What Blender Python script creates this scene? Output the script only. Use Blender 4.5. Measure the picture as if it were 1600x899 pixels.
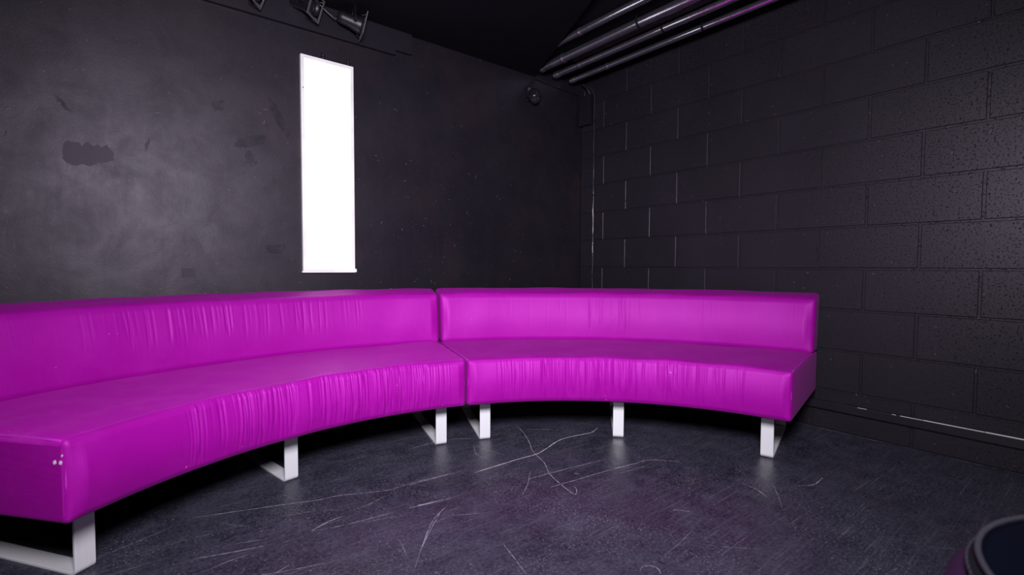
import bpy, bmesh, math, random
import numpy as np
from mathutils import Vector, Matrix

# ------------------------------------------------------------------ clear
for o in list(bpy.data.objects):
    bpy.data.objects.remove(o, do_unlink=True)
scene = bpy.context.scene
COL = scene.collection
random.seed(7)
RNG = np.random.default_rng(11)

# ------------------------------------------------------------------ camera
# room axes: right wall = plane x=0, left wall = plane y=0, floor z=0 (metres)
CAM = Vector((2.778, 2.637, 0.8156))
cam_d = bpy.data.cameras.new('camera')
cam = bpy.data.objects.new('camera', cam_d)
COL.objects.link(cam)
r_, u_, f_ = Vector((-0.781323, 0.624109, 0.004809)), Vector((-0.022906, -0.036374, 0.999076)), Vector((-0.623707, -0.78049, -0.042716))
m = Matrix(((r_.x, u_.x, -f_.x, CAM.x), (r_.y, u_.y, -f_.y, CAM.y), (r_.z, u_.z, -f_.z, CAM.z), (0, 0, 0, 1)))
cam.matrix_world = m
cam_d.sensor_width = 36.0
cam_d.lens = 765.9 / 1600 * 36.0
cam_d.clip_start = 0.02
cam_d.dof.use_dof = True
cam_d.dof.focus_distance = 2.5
cam_d.dof.aperture_fstop = 2.8
scene.camera = cam

# ------------------------------------------------------------------ world, lights, exposure
world = bpy.data.worlds.new('world')
scene.world = world
world.use_nodes = True
bg = world.node_tree.nodes['Background']
bg.inputs[0].default_value = (0.55, 0.48, 0.85, 1)
bg.inputs[1].default_value = 0.004

def area_light(name, loc, target, size, power, color, spread=180):
    d = bpy.data.lights.new(name, 'AREA')
    d.shape = 'DISK'
    d.size = size
    d.energy = power
    d.color = color
    d.spread = math.radians(spread)
    o = bpy.data.objects.new(name, d)
    COL.objects.link(o)
    o.location = loc
    o.rotation_euler = (Vector(target) - Vector(loc)).to_track_quat('-Z', 'Y').to_euler()
    return o

area_light('photo_softbox', (2.77, 2.69, 1.46), (1.58, 1.07, 0.98), 0.5, 50, (1.0, 0.955, 1.08), 121)

scene.view_settings.view_transform = 'Standard'
scene.view_settings.look = 'None'
scene.view_settings.exposure = 0.0
scene.view_settings.gamma = 1.0
scene.view_settings.use_curve_mapping = False

# ------------------------------------------------------------------ helpers
def tag(o, label=None, cat=None, group=None, kind=None):
    if label: o['label'] = label
    if cat: o['category'] = cat
    if group: o['group'] = group
    if kind: o['kind'] = kind
    return o

def empty(name, loc, label, cat, group=None):
    o = bpy.data.objects.new(name, None)
    o.empty_display_size = 0.1
    COL.objects.link(o)
    o.location = loc
    return tag(o, label, cat, group)

def link(name, me, mat, parent=None, loc=(0, 0, 0)):
    if mat and not me.materials:
        me.materials.append(mat)
    o = bpy.data.objects.new(name, me)
    COL.objects.link(o)
    o.parent = parent
    o.location = loc
    return o

class MB:
    """collects geometry for one mesh"""
    def __init__(s):
        s.v, s.f, s.sm = [], [], []
    def add(s, v, f, smooth=False):
        n = len(s.v)
        s.v += [tuple(map(float, p)) for p in v]
        s.f += [tuple(i + n for i in q) for q in f]
        s.sm += [smooth] * len(f)
        return s
    def box(s, a, b, bev=0.0, M=None):
        bm = bmesh.new()
        bmesh.ops.create_cube(bm, size=1)
        for v in bm.verts:
            v.co = Vector([(a[i] + b[i]) / 2 + v.co[i] * (b[i] - a[i]) for i in range(3)])
        if bev:
            bmesh.ops.bevel(bm, geom=bm.edges[:], offset=bev, segments=2, profile=0.5, affect='EDGES')
        if M is not None:
            bmesh.ops.transform(bm, matrix=M, verts=bm.verts)
        bm.verts.index_update()
        s.add([v.co for v in bm.verts], [[v.index for v in f.verts] for f in bm.faces])
        bm.free()
        return s
    def tube(s, pts, r, n=12, cap=True):
        pts = [Vector(p) for p in pts]
        rs = r if isinstance(r, (list, tuple)) else [r] * len(pts)
        t0 = (pts[1] - pts[0]).normalized()
        a = t0.orthogonal().normalized()
        V, F = [], []
        for i, p in enumerate(pts):
            t = (pts[min(i + 1, len(pts) - 1)] - pts[max(i - 1, 0)]).normalized()
            a = (a - t * a.dot(t)).normalized()
            b = t.cross(a)
            for k in range(n):
                g = 2 * math.pi * k / n
                V.append(p + (a * math.cos(g) + b * math.sin(g)) * rs[i])
        for i in range(len(pts) - 1):
            for k in range(n):
                k2 = (k + 1) % n
                F.append((i * n + k, i * n + k2, (i + 1) * n + k2, (i + 1) * n + k))
        s.add(V, F, True)
        if cap:
            L = len(pts) - 1
            s.add(V[:n], [tuple(reversed(range(n)))])
            s.add(V[L * n:], [tuple(range(n))])
        return s
    def frame(s, o, i, w0, w1, f, M=None):
        """rectangular ring: o, i = outer / inner (x0, z0, x1, z1); f(x, w, z) -> point"""
        V = []
        for w in (w0, w1):
            for q in (o, i):
                V += [f(q[0], w, q[1]), f(q[2], w, q[1]), f(q[2], w, q[3]), f(q[0], w, q[3])]
        F = []
        for k in range(4):
            j = (k + 1) % 4
            F += [(k, j, 4 + j, 4 + k), (8 + k, 12 + k, 12 + j, 8 + j), (k, 8 + k, 8 + j, j), (4 + k, 4 + j, 12 + j, 12 + k)]
        s.add([M @ Vector(v) if M is not None else v for v in V], F)
        return s
    def lathe(s, prof, c=(0, 0, 0), n=64, close=False, M=None):
        V, F = [], []
        for (r, z) in prof:
            for k in range(n):
                g = 2 * math.pi * k / n
                p = Vector((c[0] + r * math.cos(g), c[1] + r * math.sin(g), c[2] + z))
                V.append(M @ p if M is not None else p)
        m_ = len(prof)
        for i in range(m_ if close else m_ - 1):
            j = (i + 1) % m_
            for k in range(n):
                k2 = (k + 1) % n
                F.append((i * n + k, i * n + k2, j * n + k2, j * n + k))
        s.add(V, F, True)
        return s
    def prism(s, poly, f0, f1):
        """poly: list of 2d points; f0/f1 map a 2d point to the near / far 3d point"""
        n = len(poly)
        V = [f0(p) for p in poly] + [f1(p) for p in poly]
        F = [tuple(range(n)), tuple(reversed(range(n, 2 * n)))]
        F += [(i, n + i, n + (i + 1) % n, (i + 1) % n) for i in range(n)]
        s.add(V, F)
        return s
    def mesh(s, name):
        me = bpy.data.meshes.new(name)
        me.from_pydata(s.v, [], s.f)
        me.polygons.foreach_set('use_smooth', s.sm)
        bm = bmesh.new()
        bm.from_mesh(me)
        bmesh.ops.recalc_face_normals(bm, faces=bm.faces)
        bm.to_mesh(me)
        bm.free()
        me.update()
        return me
    def build(s, name, mat, parent=None, loc=(0, 0, 0)):
        return link(name, s.mesh(name), mat, parent, loc)

def rot_to(d, up=(0, 0, 1)):
    """matrix whose +Z axis points along d"""
    return Vector(d).normalized().to_track_quat('Z', 'Y').to_matrix().to_4x4()

# ------------------------------------------------------------------ materials
def new_mat(name):
    mt = bpy.data.materials.new(name)
    mt.use_nodes = True
    nt = mt.node_tree
    return mt, nt, nt.nodes['Principled BSDF']

def N(nt, kind, **kw):
    n = nt.nodes.new(kind)
    for k, v in kw.items():
        if k in n.inputs.keys():
            n.inputs[k].default_value = v
        else:
            setattr(n, k, v)
    return n

def ramp(nt, src, stops):
    r = nt.nodes.new('ShaderNodeValToRGB')
    e = r.color_ramp.elements
    while len(e) < len(stops):
        e.new(0.5)
    for i, (p, c) in enumerate(stops):
        e[i].position = p
        e[i].color = (*c, 1) if not isinstance(c, (int, float)) else (c, c, c, 1)
    nt.links.new(src, r.inputs[0])
    return r.outputs[0]

def noise(nt, vec, scale, detail=4, rough=0.55, dist=0.0):
    n = N(nt, 'ShaderNodeTexNoise')
    n.inputs['Scale'].default_value = scale
    n.inputs['Detail'].default_value = detail
    n.inputs['Roughness'].default_value = rough
    n.inputs['Distortion'].default_value = dist
    if vec is not None:
        nt.links.new(vec, n.inputs['Vector'])
    return n.outputs[0]

def mapping(nt, vec, scale=(1, 1, 1), rot=(0, 0, 0), loc=(0, 0, 0)):
    n = N(nt, 'ShaderNodeMapping')
    n.inputs['Scale'].default_value = scale
    n.inputs['Rotation'].default_value = rot
    n.inputs['Location'].default_value = loc
    nt.links.new(vec, n.inputs['Vector'])
    return n.outputs[0]

def mixc(nt, fac, a, b, blend='MIX'):
    n = nt.nodes.new('ShaderNodeMix')
    n.data_type = 'RGBA'
    n.blend_type = blend
    for sock, val in ((n.inputs[0], fac), (n.inputs[6], a), (n.inputs[7], b)):
        if isinstance(val, bpy.types.NodeSocket):
            nt.links.new(val, sock)
        elif isinstance(val, (int, float)):
            sock.default_value = val
        else:
            sock.default_value = (*val, 1)
    return n.outputs[2]

def math_n(nt, op, a, b=0.0):
    n = nt.nodes.new('ShaderNodeMath')
    n.operation = op
    for i, val in enumerate((a, b)):
        if isinstance(val, bpy.types.NodeSocket):
            nt.links.new(val, n.inputs[i])
        else:
            n.inputs[i].default_value = val
    return n.outputs[0]

def bump(nt, bsdf, height, strength, dist, prev=None):
    b = N(nt, 'ShaderNodeBump')
    b.inputs['Strength'].default_value = strength
    b.inputs['Distance'].default_value = dist
    nt.links.new(height, b.inputs['Height'])
    if prev is not None:
        nt.links.new(prev, b.inputs['Normal'])
    nt.links.new(b.outputs[0], bsdf.inputs['Normal'])
    return b.outputs[0]

def simple(name, col, rough=0.5, metal=0.0, spec=0.5, nscale=0, nstr=0.1, ndist=0.001, tint=None):
    mt, nt, b = new_mat(name)
    tc = N(nt, 'ShaderNodeTexCoord').outputs['Object']
    v = noise(nt, tc, 9.0, 5)
    c = mixc(nt, ramp(nt, v, [(0.3, 0.0), (0.7, 1.0)]), tuple(x * 0.85 for x in col), tuple(min(1, x * 1.1) for x in col))
    nt.links.new(c, b.inputs['Base Color'])
    b.inputs['Roughness'].default_value = rough
    b.inputs['Metallic'].default_value = metal
    b.inputs['Specular IOR Level'].default_value = spec
    if tint:
        b.inputs['Specular Tint'].default_value = (*tint, 1)
    if nscale:
        bump(nt, b, noise(nt, tc, nscale, 4), nstr, ndist)
    return mt

def mat_plaster():
    mt, nt, b = new_mat('black_painted_plaster')
    tc = N(nt, 'ShaderNodeTexCoord').outputs['Object']
    big = noise(nt, tc, 1.7, 6, 0.6, 0.4)
    mid = noise(nt, tc, 5.5, 8, 0.70, 0.35)
    roll = noise(nt, mapping(nt, tc, scale=(16, 1, 2.2)), 1.6, 6, 0.7, 0.5)
    fine = noise(nt, tc, 150, 4, 0.7)
    c = mixc(nt, ramp(nt, big, [(0.35, 0.0), (0.68, 1.0)]), (0.0055, 0.005, 0.0088), (0.011, 0.0095, 0.0135))
    red = noise(nt, mapping(nt, tc, loc=(4, 2, 1)), 2.6, 4)
    c = mixc(nt, ramp(nt, red, [(0.5, 0.0), (0.72, 0.6)]), c, (0.020, 0.0105, 0.0135))
    c = mixc(nt, ramp(nt, mid, [(0.45, 0.0), (0.72, 0.6)]), c, (0.004, 0.0036, 0.0068))
    c = mixc(nt, ramp(nt, fine, [(0.5, 0.0), (0.8, 0.5)]), c, (0.018, 0.0155, 0.022))
    sp = noise(nt, tc, 60, 2)
    c = mixc(nt, ramp(nt, sp, [(0.69, 0.0), (0.73, 0.5)]), c, (0.08, 0.075, 0.10))
    nt.links.new(c, b.inputs['Base Color'])
    r1 = mixc(nt, ramp(nt, mid, [(0.35, 0.0), (0.68, 1.0)]), (0.45,) * 3, (0.54,) * 3)
    r2 = mixc(nt, ramp(nt, roll, [(0.35, 0.0), (0.7, 1.0)]), (0.45,) * 3, (0.53,) * 3)
    nt.links.new(mixc(nt, 0.4, r1, r2), b.inputs['Roughness'])
    sl = mixc(nt, ramp(nt, mid, [(0.40, 0.0), (0.66, 1.0)]), (0.48,) * 3, (0.38,) * 3)
    nt.links.new(sl, b.inputs['Specular IOR Level'])
    b.inputs['Specular Tint'].default_value = (0.98, 0.87, 1.0, 1)
    p = bump(nt, b, mid, 0.10, 0.006)
    bump(nt, b, fine, 0.35, 0.0012, p)
    return mt

def mat_block():
    mt, nt, b = new_mat('black_painted_block')
    oi = N(nt, 'ShaderNodeObjectInfo')
    geo = N(nt, 'ShaderNodeNewGeometry')
    pos = geo.outputs['Position']
    big = noise(nt, pos, 2.3, 5, 0.6)
    c = mixc(nt, ramp(nt, big, [(0.35, 0.0), (0.7, 1.0)]), (0.0085, 0.0075, 0.0115), (0.0145, 0.0128, 0.0185))
    c = mixc(nt, math_n(nt, 'MULTIPLY', oi.outputs['Random'], 0.45), c, (0.007, 0.0062, 0.009))
    gr = noise(nt, pos, 240, 3, 0.7)
    c = mixc(nt, ramp(nt, gr, [(0.5, 0.0), (0.75, 0.6)]), c, (0.030, 0.027, 0.036))
    sp = noise(nt, pos, 60, 2)
    c = mixc(nt, ramp(nt, sp, [(0.71, 0.0), (0.74, 0.35)]), c, (0.2, 0.18, 0.24))
    nt.links.new(c, b.inputs['Base Color'])
    b.inputs['Roughness'].default_value = 0.44
    b.inputs['Specular IOR Level'].default_value = 0.45
    b.inputs['Specular Tint'].default_value = (0.98, 0.88, 1.0, 1)
    pits = noise(nt, pos, 120, 6, 0.8)
    pr = ramp(nt, pits, [(0.33, 0.0), (0.43, 1.0)])
    lump = noise(nt, pos, 28, 4, 0.6)
    p = bump(nt, b, lump, 0.12, 0.0025)
    bump(nt, b, pr, 0.7, 0.0016, p)
    return mt

def mat_floor():
    mt, nt, b = new_mat('scuffed_dark_vinyl')
    tc = N(nt, 'ShaderNodeTexCoord').outputs['Object']
    big = noise(nt, tc, 2.2, 6, 0.62, 0.5)
    mid = noise(nt, tc, 11, 8, 0.72, 0.3)
    fine = noise(nt, tc, 85, 5, 0.75)
    c = mixc(nt, ramp(nt, big, [(0.36, 0.0), (0.66, 1.0)]), (0.015, 0.0145, 0.026), (0.033, 0.032, 0.051))
    c = mixc(nt, ramp(nt, mid, [(0.42, 0.0), (0.68, 0.85)]), c, (0.056, 0.053, 0.080))
    c = mixc(nt, ramp(nt, fine, [(0.45, 0.0), (0.75, 0.6)]), c, (0.10, 0.10, 0.125))
    c = mixc(nt, ramp(nt, fine, [(0.30, 0.75), (0.46, 0.0)]), c, (0.007, 0.007, 0.012))
    # fine hairline scratches in several directions
    tot = None
    for i, ang in enumerate((0.25, 0.55, 1.1, 1.9, 2.6)):
        v = mapping(nt, tc, scale=(3.0, 170, 1), rot=(0, 0, ang), loc=(i * 3.1, i * 1.7, 0))
        n = noise(nt, v, 1.0, 3, 0.6, 0.35)
        msk = noise(nt, mapping(nt, tc, loc=(i * 5.3, i * 2.9, 0)), 3.4, 4)
        s = math_n(nt, 'MULTIPLY', ramp(nt, n, [(0.61, 0.0), (0.70, 1.0)]), ramp(nt, msk, [(0.45, 0.0), (0.62, 1.0)]))
        tot = s if tot is None else math_n(nt, 'MAXIMUM', tot, s)
    c = mixc(nt, math_n(nt, 'MULTIPLY', tot, 0.6), c, (0.16, 0.155, 0.19))
    sp = noise(nt, tc, 150, 2, 0.5)
    dm = noise(nt, mapping(nt, tc, loc=(2, 7, 0)), 3.2, 5, 0.65)
    spk = math_n(nt, 'MULTIPLY', ramp(nt, sp, [(0.60, 0.0), (0.68, 1.0)]), ramp(nt, dm, [(0.42, 0.08), (0.66, 1.0)]))
    c = mixc(nt, math_n(nt, 'MULTIPLY', spk, 0.7), c, (0.26, 0.25, 0.29))
    nt.links.new(c, b.inputs['Base Color'])
    rg = mixc(nt, ramp(nt, mid, [(0.3, 0.0), (0.7, 1.0)]), (0.33,) * 3, (0.52,) * 3)
    nt.links.new(rg, b.inputs['Roughness'])
    b.inputs['Specular IOR Level'].default_value = 0.34
    p = bump(nt, b, big, 0.12, 0.01)
    bump(nt, b, fine, 0.25, 0.0015, p)
    return mt

def mat_fabric(name, seed, worn=0.5, gain=1.0):
    mt, nt, b = new_mat(name)
    tcn = N(nt, 'ShaderNodeTexCoord')
    uv, ob = tcn.outputs['UV'], tcn.outputs['Object']
    wear = noise(nt, mapping(nt, ob, loc=(seed, 0, 0)), 7.0, 8, 0.78, 0.3)
    tone = noise(nt, mapping(nt, ob, loc=(0, seed, 0)), 2.0, 3)
    c = mixc(nt, tone, (0.30 * gain, 0.0002 + .012 * (gain - 1), 0.262 * gain), (0.35 * gain, 0.0005 + .012 * (gain - 1), 0.31 * gain))
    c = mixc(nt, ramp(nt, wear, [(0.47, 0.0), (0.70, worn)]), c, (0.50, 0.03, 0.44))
    fl = noise(nt, ob, 55, 2)
    c = mixc(nt, ramp(nt, fl, [(0.775, 0.0), (0.79, 0.5)]), c, (0.75, 0.35, 0.72))
    nt.links.new(c, b.inputs['Base Color'])
    b.inputs['Roughness'].default_value = 0.56
    b.inputs['Specular IOR Level'].default_value = 0.85
    b.inputs['Specular Tint'].default_value = (1.0, 0.24, 0.93, 1)
    b.inputs['Sheen Weight'].default_value = 0.04
    b.inputs['Sheen Roughness'].default_value = 0.4
    b.inputs['Sheen Tint'].default_value = (1.0, 0.45, 0.95, 1)
    cr = noise(nt, mapping(nt, uv, scale=(150, 9, 1), loc=(seed, seed, 0)), 1.0, 5, 0.6, 0.4)
    msk = noise(nt, mapping(nt, uv, scale=(4, 4, 1), loc=(seed, 0, 0)), 1.0, 2)
    h = math_n(nt, 'MULTIPLY', cr, ramp(nt, msk, [(0.35, 0.15), (0.65, 1.0)]))
    p = bump(nt, b, h, 0.30, 0.003)
    bump(nt, b, noise(nt, ob, 420, 2), 0.12, 0.0008, p)
    return mt

def mat_emit(name, col, strength):
    mt, nt, b = new_mat(name)
    b.inputs['Base Color'].default_value = (0.2, 0.2, 0.2, 1)
    b.inputs['Roughness'].default_value = 0.6
    tc = N(nt, 'ShaderNodeTexCoord').outputs['Object']
    c = mixc(nt, noise(nt, tc, 2.0, 2), col, tuple(x * 0.995 for x in col))
    nt.links.new(c, b.inputs['Emission Color'])
    b.inputs['Emission Strength'].default_value = strength
    return mt

def mat_steel():
    mt, nt, b = new_mat('galvanised_steel')
    tc = N(nt, 'ShaderNodeTexCoord').outputs['Object']
    n = noise(nt, tc, 30, 6, 0.7)
    n2 = noise(nt, mapping(nt, tc, scale=(1, .12, 1)), 60, 4)
    nt.links.new(mixc(nt, ramp(nt, n, [(0.4, 0.0), (0.75, 0.7)]), (0.72, 0.70, 0.80), (0.40, 0.38, 0.46)), b.inputs['Base Color'])
    nt.links.new(mixc(nt, n2, (0.08,) * 3, (0.24,) * 3), b.inputs['Roughness'])
    b.inputs['Metallic'].default_value = 0.95
    bump(nt, b, n, 0.08, 0.002)
    return mt

def mat_alu():
    mt, nt, b = new_mat('satin_silver_paint')
    tc = N(nt, 'ShaderNodeTexCoord').outputs['Object']
    n = noise(nt, mapping(nt, tc, scale=(1, 1, .06)), 160, 4)
    nt.links.new(mixc(nt, n, (0.86, 0.86, 0.87), (0.95, 0.95, 0.95)), b.inputs['Base Color'])
    b.inputs['Metallic'].default_value = 0.25
    b.inputs['Roughness'].default_value = 0.42
    bump(nt, b, n, 0.05, 0.0005)
    return mt

def mat_scuff(name, col, lo, hi, scale):
    """wear mark: opaque only where the noise says paint or dust is left"""
    mt, nt, b = new_mat(name)
    tc = N(nt, 'ShaderNodeTexCoord').outputs['Object']
    n = noise(nt, tc, scale, 4, 0.7)
    b.inputs['Base Color'].default_value = (*col, 1)
    b.inputs['Roughness'].default_value = 0.6
    b.inputs['Specular Tint'].default_value = (0.98, 0.85, 1.0, 1)
    nt.links.new(ramp(nt, n, [(lo, 0.0), (hi, 1.0)]), b.inputs['Alpha'])
    return mt

M_PLASTER, M_BLOCK, M_FLOOR = mat_plaster(), mat_block(), mat_floor()
M_FAB_A, M_FAB_B = mat_fabric('magenta_satin_worn', 3.3, 0.7, 1.4), mat_fabric('magenta_satin', 8.1, 0.12)  # first one: worn patches over an evenly brighter base colour
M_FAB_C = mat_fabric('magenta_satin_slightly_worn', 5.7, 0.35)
M_STEEL, M_ALU = mat_steel(), mat_alu()
M_CEIL = simple('matt_black_ceiling', (0.006, 0.0055, 0.009), 0.9, 0, 0.1)
M_BOARD = simple('black_painted_board', (0.011, 0.010, 0.0145), 0.46, 0, 0.42, 60, 0.2, 0.002, (0.98, 0.86, 1.0))
M_BLACK = simple('black_gloss_plastic', (0.010, 0.009, 0.013), 0.28, 0, 0.6)
M_SHEATH = simple('shiny_black_sheath', (0.03, 0.028, 0.036), 0.18, 0, 1.0)
M_BLKMETAL = simple('black_enamel', (0.008, 0.0075, 0.011), 0.42, 0.0, 0.5)
M_DARK = simple('black_hessian_underside', (0.004, 0.0035, 0.005), 0.95, 0, 0.05)
M_FRAME = simple('white_aluminium_frame', (0.93, 0.94, 0.89), 0.45)
M_LED = mat_emit('lit_white_diffuser', (1.0, 0.99, 1.0), 1.9)
M_LENS = simple('dark_lens_glass', (0.02, 0.02, 0.025), 0.08, 0, 0.8)
M_GREY = simple('grey_steel_edge', (0.30, 0.29, 0.33), 0.35, 0.7)
M_TRUNK = simple('black_trunking', (0.014, 0.013, 0.018), 0.38, 0, 0.5)
M_EDGE_GLINT = simple('painted_edge_highlight', (0.95, 0.93, 0.98), 0.3, 0.0)  # near-white colour that paints the highlight on the trunking edge
M_FRAY = simple('frayed_white_backing', (0.85, 0.72, 0.86), 0.8, 0, 0.2)
M_PIPING = simple('magenta_piping', (0.50, 0.03, 0.48), 0.5, 0, 0.4)
M_NAVY = simple('navy_vinyl_top', (0.002, 0.003, 0.009), 0.6, 0, 0.12)
M_RIM = simple('grey_rubber_rim', (0.045, 0.043, 0.055), 0.6, 0, 0.3)
M_BAND = simple('dark_webbing_band', (0.010, 0.009, 0.013), 0.85, 0, 0.15)
M_PURPLE = simple('dark_purple_upholstery', (0.028, 0.008, 0.036), 0.7, 0, 0.3, 120, 0.2, 0.001)
M_SCR = mat_scuff('pale_scratch', (0.40, 0.38, 0.44), 0.34, 0.56, 70)
M_SCRB = mat_scuff('bright_scratch', (0.75, 0.72, 0.78), 0.28, 0.48, 60)
M_DUST = simple('plaster_dust', (0.30, 0.27, 0.31), 0.8)
M_KMARK = simple('black_tape_scrap', (0.006, 0.005, 0.009), 0.7)
M_PATCH = simple('matt_black_touch_up_paint', (0.013, 0.0105, 0.0145), 0.58, 0, 0.46, 90, 0.3, 0.001, (0.98, 0.84, 1.0))
M_PATCH2 = mat_scuff('thin_dark_smear', (0.008, 0.0065, 0.010), 0.40, 0.85, 22)
M_NICK = simple('pale_nick', (0.13, 0.12, 0.15), 0.7)
M_PALE = mat_scuff('pale_filler_smear', (0.12, 0.11, 0.13), 0.40, 0.75, 30)
SCRATCHES = [
 ('s', 3, [(2.615,0.786),(2.496,0.827),(2.37,0.87),(2.255,0.913),(2.188,0.924),(2.043,0.987),(1.935,0.993),(1.79,1.003)]),
 ('s', 3, [(2.385,0.955),(2.283,0.983)]),
 ('s', 2, [(2.273,0.991),(2.228,1.021)]),
 ('b', 3.5, [(2.336,1.104),(2.278,1.08),(2.232,1.076)]),
 ('s', 2.5, [(2.337,1.106),(2.244,1.133),(2.091,1.152)]),
 ('s', 3.5, [(2.641,1.051),(2.538,1.084),(2.451,1.106)]),
 ('s', 2.5, [(2.424,1.118),(2.363,1.122)]),
 ('s', 3, [(2.625,1.137),(2.571,1.124),(2.517,1.121)]),
 ('s', 5, [(2.035,1.16),(1.958,1.173),(1.898,1.181)]),
 ('s', 2, [(2.188,1.485),(2.125,1.406),(2.051,1.328),(1.949,1.232)]),
 ('s', 2.5, [(2.17,1.051),(2.131,1.049),(2.061,1.027)]),
 ('s', 2, [(2.531,1.04),(2.448,1.068)]),
 ('d', 14, [(2.01,0.993),(1.948,1.088),(1.894,1.175)]),
 ('d', 14, [(2.529,0.762),(2.384,0.801),(2.231,0.857),(2.174,0.884)]),
 ('s', 1.6, [(2.208,1.149),(2.07,1.191)]),
 ('s', 2, [(2.629,0.932),(2.573,0.931)]),
 ('b', 4, [(1.704,1.059),(1.586,1.059),(1.469,1.06),(1.38,1.065),(1.307,1.045),(1.203,1.008),(1.134,1.0),(1.057,1.011),(0.978,1.022),(0.904,0.992)]),
 ('s', 3.5, [(1.211,0.725),(1.252,0.826),(1.313,0.938),(1.374,1.034),(1.418,1.155),(1.474,1.249),(1.509,1.356),(1.524,1.437),(1.485,1.404),(1.482,1.387)]),
 ('s', 3, [(1.568,1.235),(1.472,1.246),(1.345,1.264),(1.181,1.289)]),
 ('s', 3.5, [(1.557,1.337),(1.436,1.352),(1.295,1.367),(1.187,1.382),(1.098,1.397)]),
 ('s', 3, [(1.955,1.001),(1.84,1.006),(1.732,1.015)]),
 ('s', 2, [(1.675,1.319),(1.607,1.27),(1.523,1.189)]),
 ('s', 5, [(2.034,1.157),(1.969,1.167),(1.884,1.186)]),
 ('s', 2.2, [(2.188,1.485),(2.107,1.384),(2.009,1.276),(1.921,1.221)]),
 ('d', 18, [(1.878,1.187),(1.782,1.288),(1.708,1.388),(1.66,1.466),(1.624,1.533),(1.556,1.631),(1.54,1.728)]),
 ('s', 3, [(1.788,0.671),(1.598,0.671),(1.474,0.751)]),
 ('s', 2.5, [(1.389,0.91),(1.303,0.9)]),
 ('s', 3, [(1.207,0.786),(1.09,0.891)]),
 ('s', 3, [(1.542,0.82),(1.585,0.897),(1.589,0.959)]),
 ('s', 8, [(1.394,1.301),(1.386,1.324)]),
 ('s', 3.5, [(1.238,1.377),(1.142,1.394),(1.047,1.407),(0.959,1.5)]),
 ('s', 5, [(0.957,1.757),(0.97,1.825),(1.003,1.872)]),
 ('s', 3, [(0.84,1.676),(0.883,1.742)]),
 ('s', 2.5, [(1.707,1.853),(1.69,1.846),(1.671,1.85),(1.659,1.865),(1.663,1.883),(1.673,1.893)]),
 ('s', 4, [(0.822,1.892),(0.759,1.932),(0.659,1.929)]),
 ('d', 22, [(1.003,1.872),(0.909,1.963),(0.926,2.065)]),
 ('d', 20, [(1.116,1.991),(1.168,2.059),(1.175,2.116)]),
 ('d', 26, [(1.561,1.916),(1.517,1.918),(1.492,1.926)]),
 ('d', 10, [(1.096,1.618),(1.086,1.666)]),
 ('s', 7, [(1.342,1.715),(1.309,1.757)]),
 ('k', 6, [(1.448,1.731),(1.429,1.738)]),
 ('k', 6, [(1.582,1.76),(1.606,1.784)]),
 ('k', 6, [(1.632,1.849),(1.628,1.879)]),
 ('k', 6, [(1.112,2.009),(1.095,2.024)]),
]
PATCHES = {
 'blob': [(2.945,1.262),(2.942,1.291),(2.932,1.307),(2.918,1.304),(2.896,1.303),(2.889,1.29),(2.878,1.304),(2.867,1.312),(2.852,1.295),(2.837,1.308),(2.826,1.295),(2.81,1.309),(2.799,1.294),(2.788,1.279),(2.79,1.245),(2.812,1.238),(2.843,1.229),(2.865,1.213),(2.887,1.22),(2.909,1.21),(2.931,1.217),(2.946,1.234)],
 'rect': [(2.565,0.8),(2.515,0.803),(2.513,0.762),(2.564,0.76)],
 'streak': [(2.685,1.301),(2.682,1.332),(2.666,1.365),(2.663,1.356),(2.674,1.313)],
 'streak2': [(2.966,1.478),(2.946,1.469),(2.918,1.427),(2.911,1.419),(2.933,1.425),(2.953,1.453)],
 'pale': [(3.123,1.041),(3.107,1.049),(3.095,1.036),(3.089,1.005),(3.099,0.995),(3.112,1.008),(3.124,1.009)],
 'ringdark': [(2.217,1.492),(2.206,1.508),(2.194,1.497),(2.198,1.47),(2.209,1.465)],
 'smear': [(2.349,1.373),(2.333,1.41),(2.25,1.446),(2.207,1.448),(2.219,1.405),(2.303,1.375)],
 'smear2': [(2.304,1.346),(2.283,1.366),(2.252,1.342),(2.247,1.308),(2.273,1.287),(2.299,1.307)],
 'patch3': [(2.438,1.562),(2.38,1.58),(2.385,1.534),(2.424,1.521)],
 'pale2': [(2.524,0.963),(2.486,0.998),(2.449,0.978),(2.459,0.95),(2.496,0.954)],
 'l0': [(3.11,1.296),(3.1,1.32),(3.097,1.311),(3.107,1.287)],
 'tri': [(2.194,1.636),(2.161,1.608),(2.096,1.478),(2.108,1.453),(2.152,1.504),(2.189,1.579)],
 'dk4': [(2.215,0.913),(2.126,0.921),(2.133,0.873),(2.211,0.877)],
}

# ------------------------------------------------------------------ the room
CEIL, BULK = 2.207, 2.146
RX, RY = 5.2, 5.0                                   # how far the walls run past the camera
floor = tag(MB().box((-0.2, -0.2, -0.12), (RX, RY, 0)).build('floor', M_FLOOR), 'dark scuffed vinyl floor with pale scratches', None, None, 'structure')
wall_left = tag(MB().box((-0.2, -0.2, 0), (RX, 0, CEIL + .1)).build('wall_left', M_PLASTER), 'black painted plaster wall with patched scuffs', None, None, 'structure')
wall_right = tag(MB().box((-0.2, 0, 0), (-0.0055, RY, CEIL + .1)).build('wall_right', M_BLOCK), 'black painted concrete block wall', None, None, 'structure')
ceiling = tag(MB().box((-0.2, -0.2, CEIL), (RX, RY, CEIL + .12)).build('ceiling', M_CEIL), 'matt black ceiling', None, None, 'structure')
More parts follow.
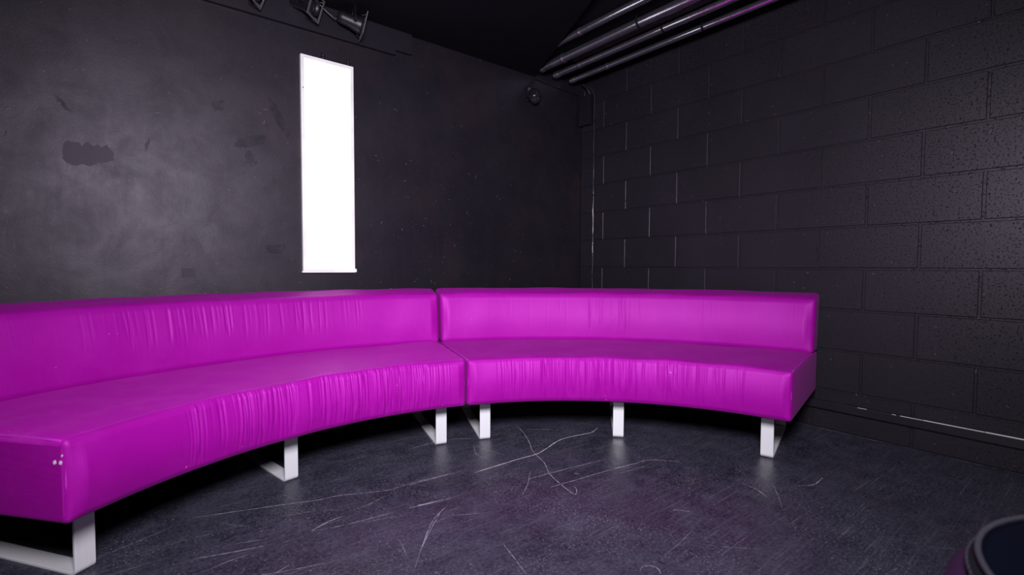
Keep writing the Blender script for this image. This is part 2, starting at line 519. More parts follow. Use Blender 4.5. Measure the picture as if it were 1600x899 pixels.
# dropped panel of the ceiling: its slanting edge runs beside the pipes
poly = [(0.478, 0.0), (0.567, 0.196), (0.91, 0.926), (2.83, RY), (RX, RY), (RX, 0.0)]
bulkhead = MB().prism(poly, lambda p: (p[0], p[1], BULK), lambda p: (p[0], p[1], CEIL)).build('ceiling_bulkhead', M_CEIL)
tag(bulkhead, 'black dropped ceiling panel with a slanting edge beside the pipes', None, None, 'structure')

# concrete blocks of the right wall, one object each
P, J0, GAP = 0.2032, 0.0276, 0.0095
block_cache = {}
def block_mesh(w, h):
    key = (round(w, 4), round(h, 4))
    if key not in block_cache:
        b, hw, hh = 0.0022, w / 2, h / 2
        V, F = [], []
        for (x, d) in ((0.0, b), (-b * 0.8, 0.0), (-0.03, 0.0)):
            V += [(x, -hw + d, -hh + d), (x, hw - d, -hh + d), (x, hw - d, hh - d), (x, -hw + d, hh - d)]
        F.append((0, 1, 2, 3))
        for i in (0, 4):
            for k in range(4):
                k2 = (k + 1) % 4
                F.append((i + k, i + 4 + k, i + 4 + k2, i + k2))
        block_cache[key] = MB().add(V, F).mesh('concrete_block')
    return block_cache[key]
for c in range(11):
    z0, z1 = c * P, min((c + 1) * P, CEIL)
    ks = [k for k in range(0, 26) if k % 2 == c % 2 and J0 + k * P > 0.05]
    ys = [0.0] + [J0 + k * P for k in ks]
    ys = [y for y in ys if y < RY] + [RY]
    for a, b in zip(ys[:-1], ys[1:]):
        if b - a < 0.04:
            continue
        w = (b - a) - GAP
        o = link('concrete_block', block_mesh(w, z1 - z0 - GAP), M_BLOCK, wall_right,
                 (random.uniform(-0.0006, 0.0010), (a + b) / 2 + random.uniform(-.0012, .0012), (z0 + z1) / 2 + random.uniform(-.0008, .0008)))
        o.rotation_euler = (random.uniform(-.003, .003), random.uniform(-.004, .004), random.uniform(-.003, .003))

# black board along the top of the left wall, with a notched end
brd = [(1.435, 2.034), (1.535, 2.034), (1.535, 2.006), (RX, 2.000), (RX, BULK), (1.435, BULK)]
board = MB().prism(brd, lambda p: (p[0], 0.022, p[1]), lambda p: (p[0], 0.0, p[1])).build('trim_1', M_BOARD)
tag(board, 'black board with a notched end along the top of the plaster wall', None, None, 'structure')

# paint patches and scuffs on the left wall
for k, poly in PATCHES.items():
    mt = M_PATCH if k in ('blob', 'rect', 'streak') else (M_PALE if k.startswith('pale') else M_PATCH2)
    nm = 'filler_smear' if k.startswith('pale') else 'paint_patch'
    t = 0.0008
    rough = []
    for i, (px, pz) in enumerate(poly):                  # brushed, uneven outline
        qx, qz = poly[(i + 1) % len(poly)]
        n = max(2, int(math.hypot(qx - px, qz - pz) / .004))
        jit = .0003 if k == 'rect' else .0016
        for q in range(n):
            rough.append((px + (qx - px) * q / n + random.gauss(0, jit * .6), pz + (qz - pz) * q / n + random.gauss(0, jit)))
    poly = rough
    MB().prism(poly, lambda p: (p[0], t, p[1]), lambda p: (p[0], -0.001, p[1])).build(nm, mt, wall_left)
mb = MB()
for i in range(150):
    x, z = random.uniform(0.5, 3.3), random.uniform(0.68, 1.75)
    l = random.choice((.004, .006, .01, .02, .03)) * random.uniform(.6, 1.2)
    a, w = random.uniform(-.5, .5), random.uniform(.0006, .0014)
    if random.random() < .3: a += 1.5
    dx, dz = math.cos(a) * l / 2, math.sin(a) * l / 2
    nx, nz = -math.sin(a) * w, math.cos(a) * w
    mb.add([(x - dx - nx * .3, .0009, z - dz - nz * .3), (x + nx, .0009, z + nz), (x + dx, .0009, z + dz), (x - nx, .0009, z - nz)], [(0, 1, 2, 3)])
o = mb.build('scuff_marks', M_NICK, wall_left)
tag(o, 'small pale scuffs and nicks', None, None, 'stuff')

# scratches and dust on the floor
def ribbon(mb, pts, w, z):
    P2 = [Vector((p[0], p[1])) for p in pts]
    fine = []
    for i in range(len(P2) - 1):
        n = max(2, int((P2[i + 1] - P2[i]).length / 0.02))
        p0, p1, p2, p3 = P2[max(i - 1, 0)], P2[i], P2[i + 1], P2[min(i + 2, len(P2) - 1)]
        for k in range(n):
            t = k / n
            fine.append(0.5 * ((2 * p1) + (p2 - p0) * t + (2 * p0 - 5 * p1 + 4 * p2 - p3) * t * t + (3 * p1 - p0 - 3 * p2 + p3) * t ** 3))
    fine.append(P2[-1])
    V = []
    for i, p in enumerate(fine):
        d = (fine[min(i + 1, len(fine) - 1)] - fine[max(i - 1, 0)]).normalized()
        e = min(1.0, 0.25 + min(i, len(fine) - 1 - i) * 0.25)
        h = w * .5 * e * random.uniform(.6, 1.15)
        nx, ny = -d.y * h, d.x * h
        V += [(p.x + nx, p.y + ny, z), (p.x - nx, p.y - ny, z)]
    mb.add(V, [(2 * i, 2 * i + 1, 2 * i + 3, 2 * i + 2) for i in range(len(fine) - 1)])
def speck(mb, x, y, r):
    n = random.choice((4, 5, 6))
    a0 = random.random() * 6.28
    mb.add([(x + r * random.uniform(.5, 1.2) * math.cos(a0 + 6.283 * k / n), y + r * random.uniform(.5, 1.2) * math.sin(a0 + 6.283 * k / n), .0006) for k in range(n)], [tuple(range(n))])
ms, mbk, md, mk = MB(), MB(), MB(), MB()
for kind, w, pts in SCRATCHES:
    if kind == 's': ribbon(ms, pts, w * .0010, .0004)
    elif kind == 'b': ribbon(mbk, pts, w * .0010, .0005)
    elif kind == 'k': ribbon(mk, pts, w * .0011, .0006)
    else:
        for i in range(len(pts) - 1):
            a, b = Vector(pts[i]), Vector(pts[i + 1])
            for q in range(int((b - a).length * 420)):
                t = random.random()
                p = a.lerp(b, t)
                speck(md, p.x + random.gauss(0, w * .001), p.y + random.gauss(0, w * .001), random.choice((.0006, .0008, .0011, .0017)))
for q in range(1500):
    x, y = random.uniform(.4, 2.9), random.uniform(.6, 2.6)
    speck(md, x, y, random.choice((.0006, .0007, .0009, .0014, .0022)))
for q in range(34):                                   # faint short drag marks
    x, y = random.uniform(.8, 2.7), random.uniform(.8, 2.3)
    a = random.gauss(-.15, .35) if random.random() < .7 else random.uniform(0, 3.14)
    l = random.uniform(.05, .22)
    ribbon(ms, [(x, y), (x + math.cos(a) * l * .5, y + math.sin(a) * l * .5 + .004), (x + math.cos(a) * l, y + math.sin(a) * l)], random.uniform(.0009, .0020), .0003)
for y in np.arange(1.5, 3.6, .17):
    ribbon(ms, [(.006, y), (.0065 + random.uniform(-.001, .002), y + .08), (.006, y + random.uniform(.12, .165))], random.uniform(.002, .0045), .0005)
for mb, nm, mt, lb in ((ms, 'drag_scratches', M_SCR, 'pale drag scratches'), (mbk, 'deep_scratches', M_SCRB, 'bright white scratches'), (md, 'dust_specks', M_DUST, 'pale dust specks'), (mk, 'black_scraps', M_KMARK, 'small black scraps')):
    tag(mb.build(nm, mt, floor), lb, None, None, 'stuff')

# ------------------------------------------------------------------ curved sofa
SC = Vector((2.021, 2.123, 0.0))                       # centre of the arc
ROT = -218.63
def smooth(x):
    x = np.clip(x, 0, 1)
    return x * x * (3 - 2 * x)

def swept(a0, a1, r0, r1, z0, z1, rad, lean, base, pleats, name, wob=0.002, nst=760, zlean=None, seed=0, crown=0.0, bul=0.017, top_mat=None):
    """rounded box swept round SC from angle a0 to a1 (degrees); pleats displace its inner face"""
    rng = np.random.default_rng(seed)
    a0, a1 = math.radians(a0 + ROT), math.radians(a1 + ROT)
    rm = (r0 + r1) / 2
    L = (a1 - a0) * rm
    th = np.linspace(0, math.pi / 2, 8)
    s = np.concatenate([rad * (1 - np.cos(th)), np.linspace(rad, L - rad, nst)[1:-1], L - rad * (1 - np.cos(th[::-1]))])
    ins = np.concatenate([rad * (1 - np.sin(th)), np.zeros(nst - 2), rad * (1 - np.sin(th[::-1]))])
    NF, NT, NB, NC = 26, 30, 6, 6
    cor = np.linspace(0, math.pi / 2, NC)
    rows = []
    for si, de in zip(s, ins):
        R0, R1, Z0, Z1, rho = r0 + de, r1 - de, z0 + de, z1 - de, max(rad - de, 1e-5)
        pr = []
        fz = np.linspace(Z0 + rho, Z1 - rho, NF)
        pr += [(R0, z, 1.0, (z - z0) / (z1 - z0)) for z in fz]
        pr += [(R0 + rho * (1 - math.cos(t)), Z1 - rho + rho * math.sin(t), math.cos(t) ** .7 if t < 1.57 else 0, 1.0) for t in cor[1:-1]]
        pr += [(r, Z1, 0.0, 2.0) for r in np.linspace(R0 + rho, R1 - rho, NT)]
        pr += [(R1 - rho + rho * math.sin(t), Z1 - rho + rho * math.cos(t), 0, 3.0) for t in cor[1:-1]]
        pr += [(R1, z, 0, 3.0) for z in np.linspace(Z1 - rho, Z0 + rho, NB)]
        pr += [(R1 - rho + rho * math.cos(t), Z0 + rho - rho * math.sin(t), 0, 3.0) for t in cor[1:-1]]
        pr += [(r, Z0, 0, 3.0) for r in np.linspace(R1 - rho, R0 + rho, NB)]
        pr += [(R0 + rho * (1 - math.sin(t)), Z0 + rho * (1 - math.cos(t)), math.sin(t) ** .7 if t > 0 else 0, 0.0) for t in cor[1:-1]]
        rows.append(pr)
    A = np.array(rows)                                 # station, profile, (r, z, front weight, t)
    ns, npf = A.shape[:2]
    ang = a0 + s / rm
    r, z, fw, t = A[..., 0].copy(), A[..., 1].copy(), A[..., 2], A[..., 3]
    u = (s / L)[:, None] * np.ones((1, npf))
    edge = smooth(np.minimum(s, L - s) / 0.05)[:, None]
    # pleats
    disp = np.zeros_like(r)
    for (uc, wd, amp, ttop, tbot, slant) in pleats:
        du = (u - uc - slant * (1 - np.clip(t, 0, 1))) * L
        prof = np.exp(-(du / wd) ** 2)
        tt = np.clip(t, 0, 1)
        win = smooth((tt - tbot) / 0.25) * (1 - 0.85 * smooth((tt - ttop) / 0.14))
        disp += amp * prof * win
    # slow undulation
    und = np.zeros_like(r)
    for k in range(7):
        und += np.sin(u * rng.uniform(8, 60) + t * rng.uniform(0, 4) + rng.uniform(0, 6.28)) * rng.uniform(.2, 1)
    bulge = np.sin(np.clip(t, 0, 1) * math.pi)
    r = r + fw * edge * (disp + und * wob * .35 - bulge * bul)
    top = ((t == 2.0) | (t == 1.0)).astype(float) * (1 - fw)
    rr = np.clip((r - r0) / (r1 - r0), 0, 1)
    und2 = np.zeros_like(r)
    for k in range(9):
        und2 += np.sin(u * rng.uniform(6, 40) + rr * rng.uniform(2, 14) + rng.uniform(0, 6.28)) * rng.uniform(.2, 1)
    z = z + top * edge * (und2 * wob * .45 + np.sin(rr * math.pi) * 0.003)
    z = z + crown * (r - r0) * np.clip((z - z0) / (z1 - z0), 0, 1) ** 2
    r = r + (z - (zlean if zlean is not None else z0)) * lean
    X = SC.x + r * np.cos(ang)[:, None] - base[0]
    Y = SC.y + r * np.sin(ang)[:, None] - base[1]
    V = np.stack([X, Y, z - base[2]], -1).reshape(-1, 3)
    i, j = np.meshgrid(np.arange(ns - 1), np.arange(npf), indexing='ij')
    j2 = (j + 1) % npf
    F = np.stack([i * npf + j, i * npf + j2, (i + 1) * npf + j2, (i + 1) * npf + j], -1).reshape(-1, 4)
    faces = F.tolist() + [list(range(npf)), list(reversed(range((ns - 1) * npf, ns * npf)))]
    me = bpy.data.meshes.new(name)
    me.from_pydata(V.tolist(), [], faces)
    me.polygons.foreach_set('use_smooth', [True] * len(faces))
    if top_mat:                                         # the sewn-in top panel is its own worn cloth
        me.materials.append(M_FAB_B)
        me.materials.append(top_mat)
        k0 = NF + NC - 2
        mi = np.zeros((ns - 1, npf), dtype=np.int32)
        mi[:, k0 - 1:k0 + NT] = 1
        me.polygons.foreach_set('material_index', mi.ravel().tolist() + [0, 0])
    uvl = me.uv_layers.new(name='UVMap')
    vi = np.empty(len(me.loops), dtype=np.int32)
    me.loops.foreach_get('vertex_index', vi)
    pl = np.concatenate([[0], np.cumsum(np.hypot(np.diff(A[ns // 2, :, 0]), np.diff(A[ns // 2, :, 1])))])
    UV = np.stack([np.repeat(s, npf), np.tile(pl, ns)], -1)
    uvl.data.foreach_set('uv', UV[vi].astype(np.float32).ravel())
    bm = bmesh.new()
    bm.from_mesh(me)
    bmesh.ops.recalc_face_normals(bm, faces=bm.faces)
    bm.to_mesh(me)
    bm.free()
    return me

def arc_pt(a, r, z, base):
    g = math.radians(a + ROT)
    return Vector((SC.x + r * math.cos(g) - base[0], SC.y + r * math.sin(g) - base[1], z - base[2]))

def make_pleats(rng, ranges):
    out = []
    for (u0, u1, n, amp, ttop, tb0, tb1) in ranges:
        for k in range(n):
            uc = rng.uniform(u0, u1)
            mid = 1 - abs((uc - (u0 + u1) / 2) / ((u1 - u0) / 2)) ** 3 * .7
            out.append((uc, rng.uniform(.0024, .0048), amp * mid * rng.uniform(.35, 1.1) * rng.choice((1, 1, -.6)), ttop + rng.uniform(-.06, .03), rng.uniform(tb0, tb1), rng.normal(0, .004)))
    return out

RF, RB, RO, ZB, ZS, ZT, RL = 1.332, 1.866, 2.0, 0.202, 0.4065, 0.665, 1.454
def sofa(a0, a1, legs, label, fab, seat_pl, back_pl, seed):
    am = (a0 + a1) / 2
    g = math.radians(am + ROT)
    base = (SC.x + 1.7 * math.cos(g), SC.y + 1.7 * math.sin(g), 0.0)
    t = empty('curved_sofa', base, label, 'sofa', 'curved sofa sections')
    rng = np.random.default_rng(seed)
    seat = link('seat_cushion', swept(a0, a1, RF, RO, ZB, ZS, 0.016, 0.0, base, make_pleats(rng, seat_pl), 'seat_cushion', .0024, seed=seed, top_mat=fab), None, t)
    back = link('backrest', swept(a0, a1, RB, RO + .005, ZS - .004, ZT, 0.018, 0.14, base, make_pleats(rng, back_pl), 'backrest', .0020, zlean=ZS, seed=seed + 5, crown=.20), M_FAB_B, t)
    # piping along the top edges of both ends of the seat
    for a in (a0 + .25, a1 - .25):
        e = 1 if a > am else -1
        pts = [arc_pt(a, RF + .010, ZB + .03, base), arc_pt(a, RF + .006, ZB + .10, base), arc_pt(a, RF + .008, ZS - .02, base), arc_pt(a, RF + .018, ZS - .005, base)]
        pts += [arc_pt(a + e * .05 * math.sin(k * 1.9), RF + .018 + (RB - RF) * k / 14, ZS - .0035, base) for k in range(1, 15)]
        MB().tube(pts, .0032, 8).build('piping', M_PIPING, seat)
    # board under the seat
    mb = MB()
    n = 24
    V, F = [], []
    for k in range(n + 1):
        a = a0 + .8 + (a1 - a0 - 1.6) * k / n
        V += [arc_pt(a, RF + .05, ZB - .012, base), arc_pt(a, RO - .03, ZB - .012, base), arc_pt(a, RO - .03, ZB + .002, base), arc_pt(a, RF + .05, ZB + .002, base)]
    for k in range(n):
        for j in range(4):
            F.append((4 * k + j, 4 * k + (j + 1) % 4, 4 * k + 4 + (j + 1) % 4, 4 * k + 4 + j))
    F += [(0, 1, 2, 3), (4 * n, 4 * n + 3, 4 * n + 2, 4 * n + 1)]
    mb.add(V, F).build('base_panel', M_DARK, t)
    # sled legs: one flat bar bent into a U
    for a in legs:
        path = []
        c, tk = 0.016, 0.008
        r0, r1, zt = RL, 1.955, ZB - .0125
        path.append((r0, zt))
        for k in range(6):
            q = math.pi / 2 * k / 5
            path.append((r0 + c - c * math.cos(q), c - c * math.sin(q)))
        for k in range(6):
            q = math.pi / 2 * k / 5
            path.append((r1 - c + c * math.sin(q), c - c * math.cos(q)))
        path.append((r1, zt))
        inner = [(r0 + tk, zt)]
        ci = c - tk
        for k in range(6):
            q = math.pi / 2 * k / 5
            inner.append((r0 + c - ci * math.cos(q), c - ci * math.sin(q)))
        for k in range(6):
            q = math.pi / 2 * k / 5
            inner.append((r1 - c + ci * math.sin(q), c - ci * math.cos(q)))
        inner.append((r1 - tk, zt))
        gg = math.radians(a + ROT)
        er, et = Vector((math.cos(gg), math.sin(gg), 0)), Vector((-math.sin(gg), math.cos(gg), 0))
        V, F = [], []
        b_, hw = 0.0012, 0.025
        def pt(q, w):
            return Vector((SC.x - base[0], SC.y - base[1], 0)) + er * q[0] + Vector((0, 0, q[1])) + et * w
        for po, pi_ in zip(path, inner):
            d = Vector((pi_[0] - po[0], pi_[1] - po[1])).normalized() * b_
            po2, pi2 = (po[0] + d.x, po[1] + d.y), (pi_[0] - d.x, pi_[1] - d.y)
            V += [pt(po, -hw + b_), pt(po, hw - b_), pt(po2, hw), pt(pi2, hw), pt(pi_, hw - b_), pt(pi_, -hw + b_), pt(pi2, -hw), pt(po2, -hw)]
        m_ = len(path)
        for k in range(m_ - 1):
            for j in range(8):
                F.append((8 * k + j, 8 * k + (j + 1) % 8, 8 * k + 8 + (j + 1) % 8, 8 * k + 8 + j))
        F += [tuple(range(8)), tuple(range(8 * m_ - 8, 8 * m_))]
        MB().add(V, F).build('leg', M_ALU, t)
    return t, seat, base

CR = 110.5
right_sofa, rseat, rbase = sofa(51.15, CR - .18, (55.4, 80.5, 105.7), 'magenta satin curved sofa section whose end stands against the block wall',
     M_FAB_C, [(.12, .92, 150, .0032, .94, -.1, .40), (.3, .75, 50, .0038, .95, -.1, .25)], [(.40, .62, 22, .0012, .95, .05, .4), (.44, .50, 4, .0022, .99, .0, .2), (.1, .9, 20, .0006, .9, .1, .5)], 21)
left_sofa, lseat, lbase = sofa(CR + .18, 169.25, (113.9, 139.2, 164.2), 'magenta satin curved sofa section under the white panel, with a frayed front corner',
     M_FAB_A, [(.05, .78, 170, .0034, .95, -.1, .35), (.08, .45, 55, .0040, .95, -.1, .2)], [(.20, .78, 60, .0016, .95, .25, .55), (.45, .70, 18, .0022, .95, .3, .5)], 34)

# frayed seam on the near corner of the left section
def fray(a, r, z, sx, sz, seat, base):
    g = math.radians(a + ROT)
    er, et = Vector((math.cos(g), math.sin(g), 0)), Vector((-math.sin(g), math.cos(g), 0))
    c = arc_pt(a, r, z, base)
    n = 9
    ring, ring2 = [], []
    for k in range(n):
        q = 6.283 * k / n
        rr = random.uniform(.7, 1.2)
        p = c + er * (math.cos(q) * sx * rr) + Vector((0, 0, math.sin(q) * sz * rr))
        ring.append(p + et * .0012)
        ring2.append(p - et * .002)
    F = [tuple(range(n)), tuple(range(n, 2 * n))] + [(k, (k + 1) % n, n + (k + 1) % n, n + k) for k in range(n)]
    MB().add(ring + ring2, F).build('frayed_patch', M_FRAY, seat)
fray(169.25, RF + .030, .352, .004, .0055, lseat, lbase)
fray(169.22, RF + .014, .353, .0045, .005, lseat, lbase)
fray(169.18, RF + .011, .369, .003, .0025, lseat, lbase)
fray(169.18, RF + .014, .222, .002, .006, lseat, lbase)
# stitched seam down that corner
mb = MB()
for k in range(36):
    z = .225 + k * .0045
    p = arc_pt(169.2, RF + .0105, z, lbase)
    q = arc_pt(169.2, RF + .0105, z + .0026, lbase)
    mb.tube([p, q], .0007, 6)
tag(mb.build('corner_stitching', M_PIPING, lseat), None, None, None, 'stuff')
mb = MB()
for k in range(230):
    a = CR + .8 + (169.0 - CR - 1.2) * k / 230
    mb.tube([arc_pt(a, RF + .0165, ZS + .0002, lbase), arc_pt(a + .13, RF + .0165, ZS + .0002, lbase)], .0006, 5)
tag(mb.build('edge_stitching', M_PIPING, lseat), None, None, None, 'stuff')

# ------------------------------------------------------------------ white lit panel on the left wall
t = empty('light_panel', (1.916, 0.0, 0.787), 'tall white lit panel hanging on the black plaster wall', 'light panel')
x0, x1, z0, z1, yb, yf = -0.134, 0.134, 0.0, 1.088, 0.006, 0.026
fw = 0.0165
mb = MB().frame((x0, z0, x1, z1), (x0 + fw, z0 + fw * .7, x1 - fw, z1 - fw), yb, yf, lambda x, w, z: (x, w, z))
mb.build('frame', M_FRAME, t)
MB().box((x0 + fw - .001, yb + .001, z0 + .010), (x1 - fw + .001, yf - .003, z1 - fw + .001)).build('diffuser', M_LED, t)
MB().box((x0 - .004, yb + .002, z0 - .008), (x1 + .004, yf - .002, z0 + .001), .002).build('bottom_rail', M_FRAME, t)
MB().box((x0 - .010, yb, z0 - .006), (x0 + .002, yf, z0 + .012), .002).build('end_cap', M_FRAME, t)
for x in (0.018, -0.112):
    mb = MB().box((x - .010, .0, z1 - .004), (x + .010, .008, z1 + .038), .001).box((x - .007, .0, z1 + .0), (x + .007, .022, z1 + .008), .001)
    br = mb.build('bracket', M_BLACK, t)
    for zz in (z1 + .014, z1 + .028):
        MB().lathe([(0.0001, 0.003), (.0025, .002), (.003, 0)], n=10, M=Matrix.Translation((x, .008, zz)) @ rot_to((0, 1, 0))).build('screw', M_GREY, br)
MB().tube([(0.10, .012, z1 + .002), (.06, .014, z1 + .007), (.02, .014, z1 + .004), (-.05, .016, z1 + .009), (-.115, .014, z1 + .004), (-.138, .014, z1 - .004)], .0018, 8).build('cable', M_BLACK, t)
MB().lathe([(0.0001, .0022), (.003, .0018), (.0038, 0)], n=12, M=Matrix.Translation((x1 - .010, yf, z1 - .165)) @ rot_to((0, 1, 0))).build('screw', M_GREY, t)

# ------------------------------------------------------------------ stage spotlights under the ceiling
def spotlight(pos, d, label, cable=None, s=1.0):
    t = empty('stage_spotlight', (pos[0], pos[1], pos[2]), label, 'spotlight', 'spotlights under the ceiling')
    R = rot_to(d)
    prof = [(.0001, -.115), (.016, -.114), (.027, -.106), (.031, -.09), (.033, -.05), (.040, -.02), (.043, 0.0), (.043, .012), (.038, .012), (.036, -.01)]
    MB().lathe([(r * s, z * s) for r, z in prof], n=32, M=R).build('housing', M_BLKMETAL, t)
    MB().lathe([(.0001, .004 * s), (.02 * s, .002 * s), (.037 * s, -.004 * s)], n=28, M=R).build('lens', M_LENS, t)
    a, b, z = .058 * s, .049 * s, .016 * s
    fr = MB().frame((-a, -a, a, a), (-b, -b, b, b), z, z + .004, lambda x, w, y: (x, y, w), R)
    fr.build('gel_frame', M_GREY, t)
    for sx, sy in ((-1, -1), (1, -1), (-1, 1), (1, 1)):
        MB().tube([R @ Vector((sx * .035 * s, sy * .035 * s, -.004)), R @ Vector((sx * .046 * s, sy * .046 * s, z + .002))], .003, 6).build('frame_clip', M_BLKMETAL, t)
    # yoke up to the board / ceiling
    up = Vector((0, 0, 1))
    dv = Vector(d).normalized()
    side = dv.cross(up).normalized()
    top = BULK - pos[2]
    yk = MB()
    pts = [side * .047 * s + Vector((0, 0, -.012)), side * .047 * s + Vector((0, 0, top - .018)), side * .036 * s + Vector((0, 0, top - .006)), -side * .036 * s + Vector((0, 0, top - .006)), -side * .047 * s + Vector((0, 0, top - .018)), -side * .047 * s + Vector((0, 0, -.012))]
    pts = [p - dv * .03 * s for p in pts]
    yk.tube(pts, .0045, 8)
    yk.build('yoke', M_BLKMETAL, t)
    for sg in (-1, 1):
        c = side * sg * .040 * s - dv * .03 * s + Vector((0, 0, -.005))
        MB().tube([c, c + side * sg * .018], .009, 10).build('knob', M_BLACK, t)
    if cable:
        MB().tube([Vector(p) for p in cable], .0032, 8).build('cable', M_BLACK, t)
    return t
spotlight((2.012, .105, 2.086), (-.66, .62, -.30), 'black spotlight with a square gel frame turned to the room, left above the white panel',
          [(.06, -.02, .0), (.08, -.03, .03), (.085, -.04, .065)])
spotlight((1.775, .105, 2.066), (-.93, .20, -.22), 'black spotlight seen edge-on, right above the white panel',
          [(.09, -.02, .012), (.12, -.035, .010), (.15, -.04, .03), (.18, -.04, .05), (.21, -.04, .072)])
spotlight((2.262, .105, 2.074), (-.70, .45, -.35), 'black spotlight mostly cut off by the top edge of the photo')

# small glossy dome fixture on the plaster wall near the corner
t = empty('dome_fixture', (0.53, 0.0, 1.99), 'small glossy black dome fixture near the corner below the pipes', 'fixture')
MB().box((-.035, 0, -.005), (.035, .028, .065), .005).build('mounting_box', M_BLACK, t)
R = Matrix.Translation((0, .062, -.012)) @ rot_to((-.15, .25, -1))
MB().lathe([(.0001, -.055), (.022, -.053), (.036, -.042), (.042, -.02), (.043, .0), (.043, .012), (.036, .014), (.0001, .015)], n=28, M=R).build('housing', M_BLACK, t)
MB().lathe([(.036, .012), (.030, .030), (.016, .042), (.0001, .046)], n=28, M=R).build('dome', M_LENS, t)
MB().tube([(0, .02, .03), (-.004, .04, .04), (0, .062, .03)], .007, 10).build('arm', M_BLACK, t)
MB().tube([(-.01, .012, .06), (-.03, .014, .10), (-.05, .016, .135), (-.06, .02, .15)], .0045, 8).build('cable', M_BLACK, t)

# ------------------------------------------------------------------ pipes under the ceiling along the block wall
def pipe(x, z, r, y0, label, mat, collars, hang, group='steel pipes'):
    t = empty('ceiling_pipe', (x, y0, z), label, 'pipe', group)
    L = RY - y0 - .02
    MB().tube([(0, 0.02, 0), (0, L, 0)], r, 28).build('tube', mat, t)
    MB().tube([(0, 0, 0), (0, .006, 0), (0, .026, 0), (0, .032, 0)], [r * .95, r * 1.12, r * 1.12, r * .98], 24).build('end_fitting', mat, t)
    for c in collars:
        MB().tube([(0, c - y0 - .012, 0), (0, c - y0 - .008, 0), (0, c - y0 + .008, 0), (0, c - y0 + .012, 0)], [r * 1.01, r * 1.13, r * 1.13, r * 1.01], 24).build('coupling', mat, t)
    for c in hang:
        prof = [(-r - .002, CEIL - z)] + [((r + .002) * math.cos(math.pi * (1 + k / 10)), (r + .002) * math.sin(math.pi * (1 + k / 10))) for k in range(11)] + [(r + .002, CEIL - z)]
        V, F = [], []
        for (px, pz) in prof:
            V += [(px, c - y0 - .007, pz), (px, c - y0 + .007, pz), (px * .97, c - y0 + .007, pz * .97 + .0003), (px * .97, c - y0 - .007, pz * .97 + .0003)]
        for k in range(len(prof) - 1):
            F += [(4 * k + j, 4 * k + (j + 1) % 4, 4 * k + 4 + (j + 1) % 4, 4 * k + 4 + j) for j in range(4)]
        MB().add(V, F).build('hanger_strap', M_BLKMETAL, t)
    return t
pipe(.672, 2.174, .020, .42, 'steel pipe farthest from the block wall, partly hidden by the dropped ceiling', M_STEEL, (.62,), (1.6,))
pipe(.492, 2.174, .027, .085, 'thickest steel pipe, second from the dropped ceiling', M_STEEL, (.30,), (.9, 2.4))
pipe(.3365, 2.172, .021, .055, 'steel pipe third from the dropped ceiling, beside the black conduit', M_STEEL, (.09, .30), (.95, 2.3))
pipe(.176, 2.172, .0185, .055, 'steel pipe nearest the block wall', M_STEEL, (.09, .40), (1.1, 2.4))
t = pipe(.415, 2.181, .017, .32, 'black conduit between the two middle steel pipes', M_BLKMETAL, (.62,), (1.2,), 'conduits')
t['group'] = 'conduits'

# cable and junction box in the corner
t = empty('junction_box', (0.0, 0.070, 1.875), 'black junction box high in the corner of the block wall', 'junction box')
MB().box((-.002, -.058, 0), (.045, .052, .215), .004).build('box', M_BLACK, t)
MB().box((.044, -.052, .006), (.049, .046, .120), .002).build('lid', M_BLACK, t)
MB().tube([(.02, -.02, .212), (.02, -.02, .255)], .010, 12).build('gland', M_BLKMETAL, t)
MB().tube([(.022, .03, .212), (.022, .03, .235), (.05, .028, .262), (.09, .022, .285)], .0075, 10).build('conduit_bend', M_BLKMETAL, t)
pts = [(.008 + .0012 * math.sin(k * 1.3), .137 + .0015 * math.sin(k * .9), 2.10 - 2.02 * k / 60) for k in range(61)]
t = empty('wall_cable', (0, .137, 0.08), 'thin black cable running down the block wall beside the corner', 'cable')
MB().tube([(.03, .10 - .137, 2.07), (.02, -.012, 2.04), (.010, 0, 2.015)] + [(p[0], p[1] - .137, p[2] - .08) for p in pts[1:]], .0042, 8).build('sheath', M_SHEATH, t)
for z in (.75, 1.05, 1.35, 1.65, 1.90):
    MB().box((-.002, -.009, z - .08 - .004), (.0145, .009, z - .08 + .004), .001).build('clip', M_BLACK, t)
o = MB().tube([(.47, .012, 2.135), (.42, .012, 2.126), (.33, .012, 2.122), (.23, .012, 2.116), (.12, .012, 2.112), (.055, .014, 2.108)], .0045, 8).build('ceiling_cable', M_BLACK)
tag(o, 'thin black cable along the top of the plaster wall below the pipe ends', 'cable')

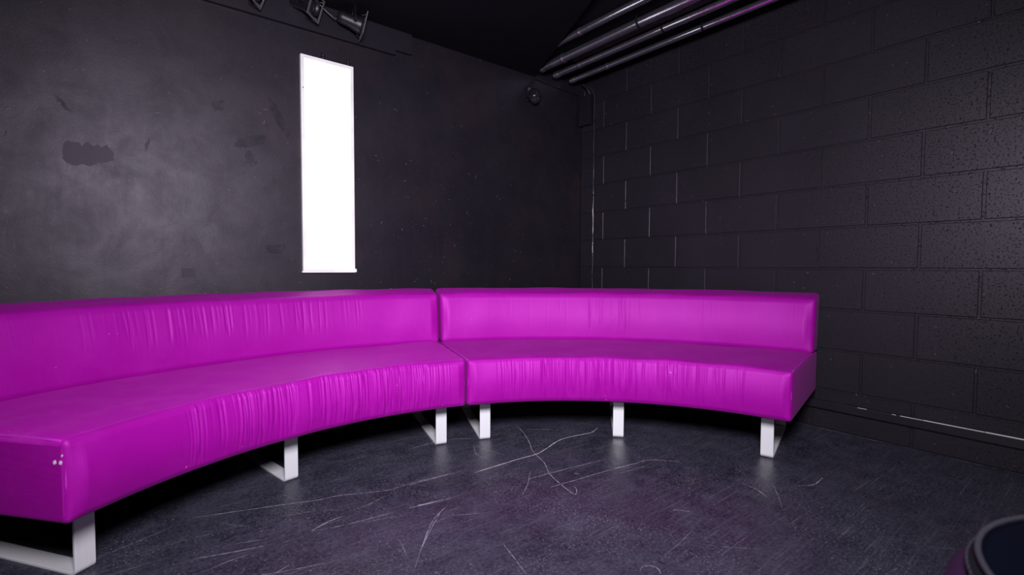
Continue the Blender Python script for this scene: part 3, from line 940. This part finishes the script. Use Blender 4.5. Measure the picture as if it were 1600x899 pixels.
# trunking low on the block wall
t = empty('cable_trunking', (0.0, 1.50, 0.105), 'black cable trunking with a highlight painted along its top edge low on the block wall', 'trunking')
LT = RY - 1.5 - .02
MB().box((-.004, 0, 0), (.022, LT, .041), .0015).build('channel', M_TRUNK, t)
MB().box((.0215, 0, .003), (.0245, LT, .0385), .001).build('lid', M_TRUNK, t)
for y0, y1, w in ((.355, .392, .0014), (.49, .505, .0014), (.520, .60, .0018), (.602, .80, .0026), (.802, LT, .0034)):  # pale strips painted as the lamp's highlight, thicker with growing y
    MB().box((.0225 - w, y0, .0395), (.0250, y1, .0395 + w), .0003).build('edge_highlight', M_EDGE_GLINT, t)

# ------------------------------------------------------------------ round pouf in the near right corner
t = empty('round_pouf', (1.863, 2.782, 0), 'round dark pouf stool with navy top and grey rim in the near right corner', 'stool')
MB().lathe([(.0001, .012), (.22, .012), (.255, .03), (.280, .10), (.292, .20), (.294, .30), (.292, .375), (.287, .400), (.274, .415), (.25, .421), (.20, .422), (.0001, .422)], n=96).build('body', M_PURPLE, t)
MB().lathe([(.235, .418), (.266, .419), (.268, .426), (.266, .433), (.258, .441), (.235, .442)], n=96).build('band', M_BAND, t)
mb = MB()
for k in range(120):
    q = 6.283 * k / 120
    c = Vector((.2665 * math.cos(q), .2665 * math.sin(q), .4310))
    e = Vector((-math.sin(q), math.cos(q), 0)) * .0035
    mb.tube([c - e, c + e], .0022, 6)
tag(mb.build('band_stitching', M_RIM, t), None, None, None, 'stuff')
MB().lathe([(.2570 + .0036 * math.cos(6.283 * k / 14), .448 + .0036 * math.sin(6.283 * k / 14)) for k in range(14)], n=96, close=True).build('rim', M_RIM, t)
MB().lathe([(.0001, .4475), (.15, .4470), (.245, .4460), (.255, .444), (.255, .430), (.0001, .430)], n=96).build('top', M_NAVY, t)
for k in range(4):
    q = .6 + k * math.pi / 2
    MB().lathe([(.0001, 0), (.018, 0), (.020, .004), (.020, .014), (.0001, .014)], c=(.2 * math.cos(q), .2 * math.sin(q), 0), n=16).build('foot', M_BLACK, t)
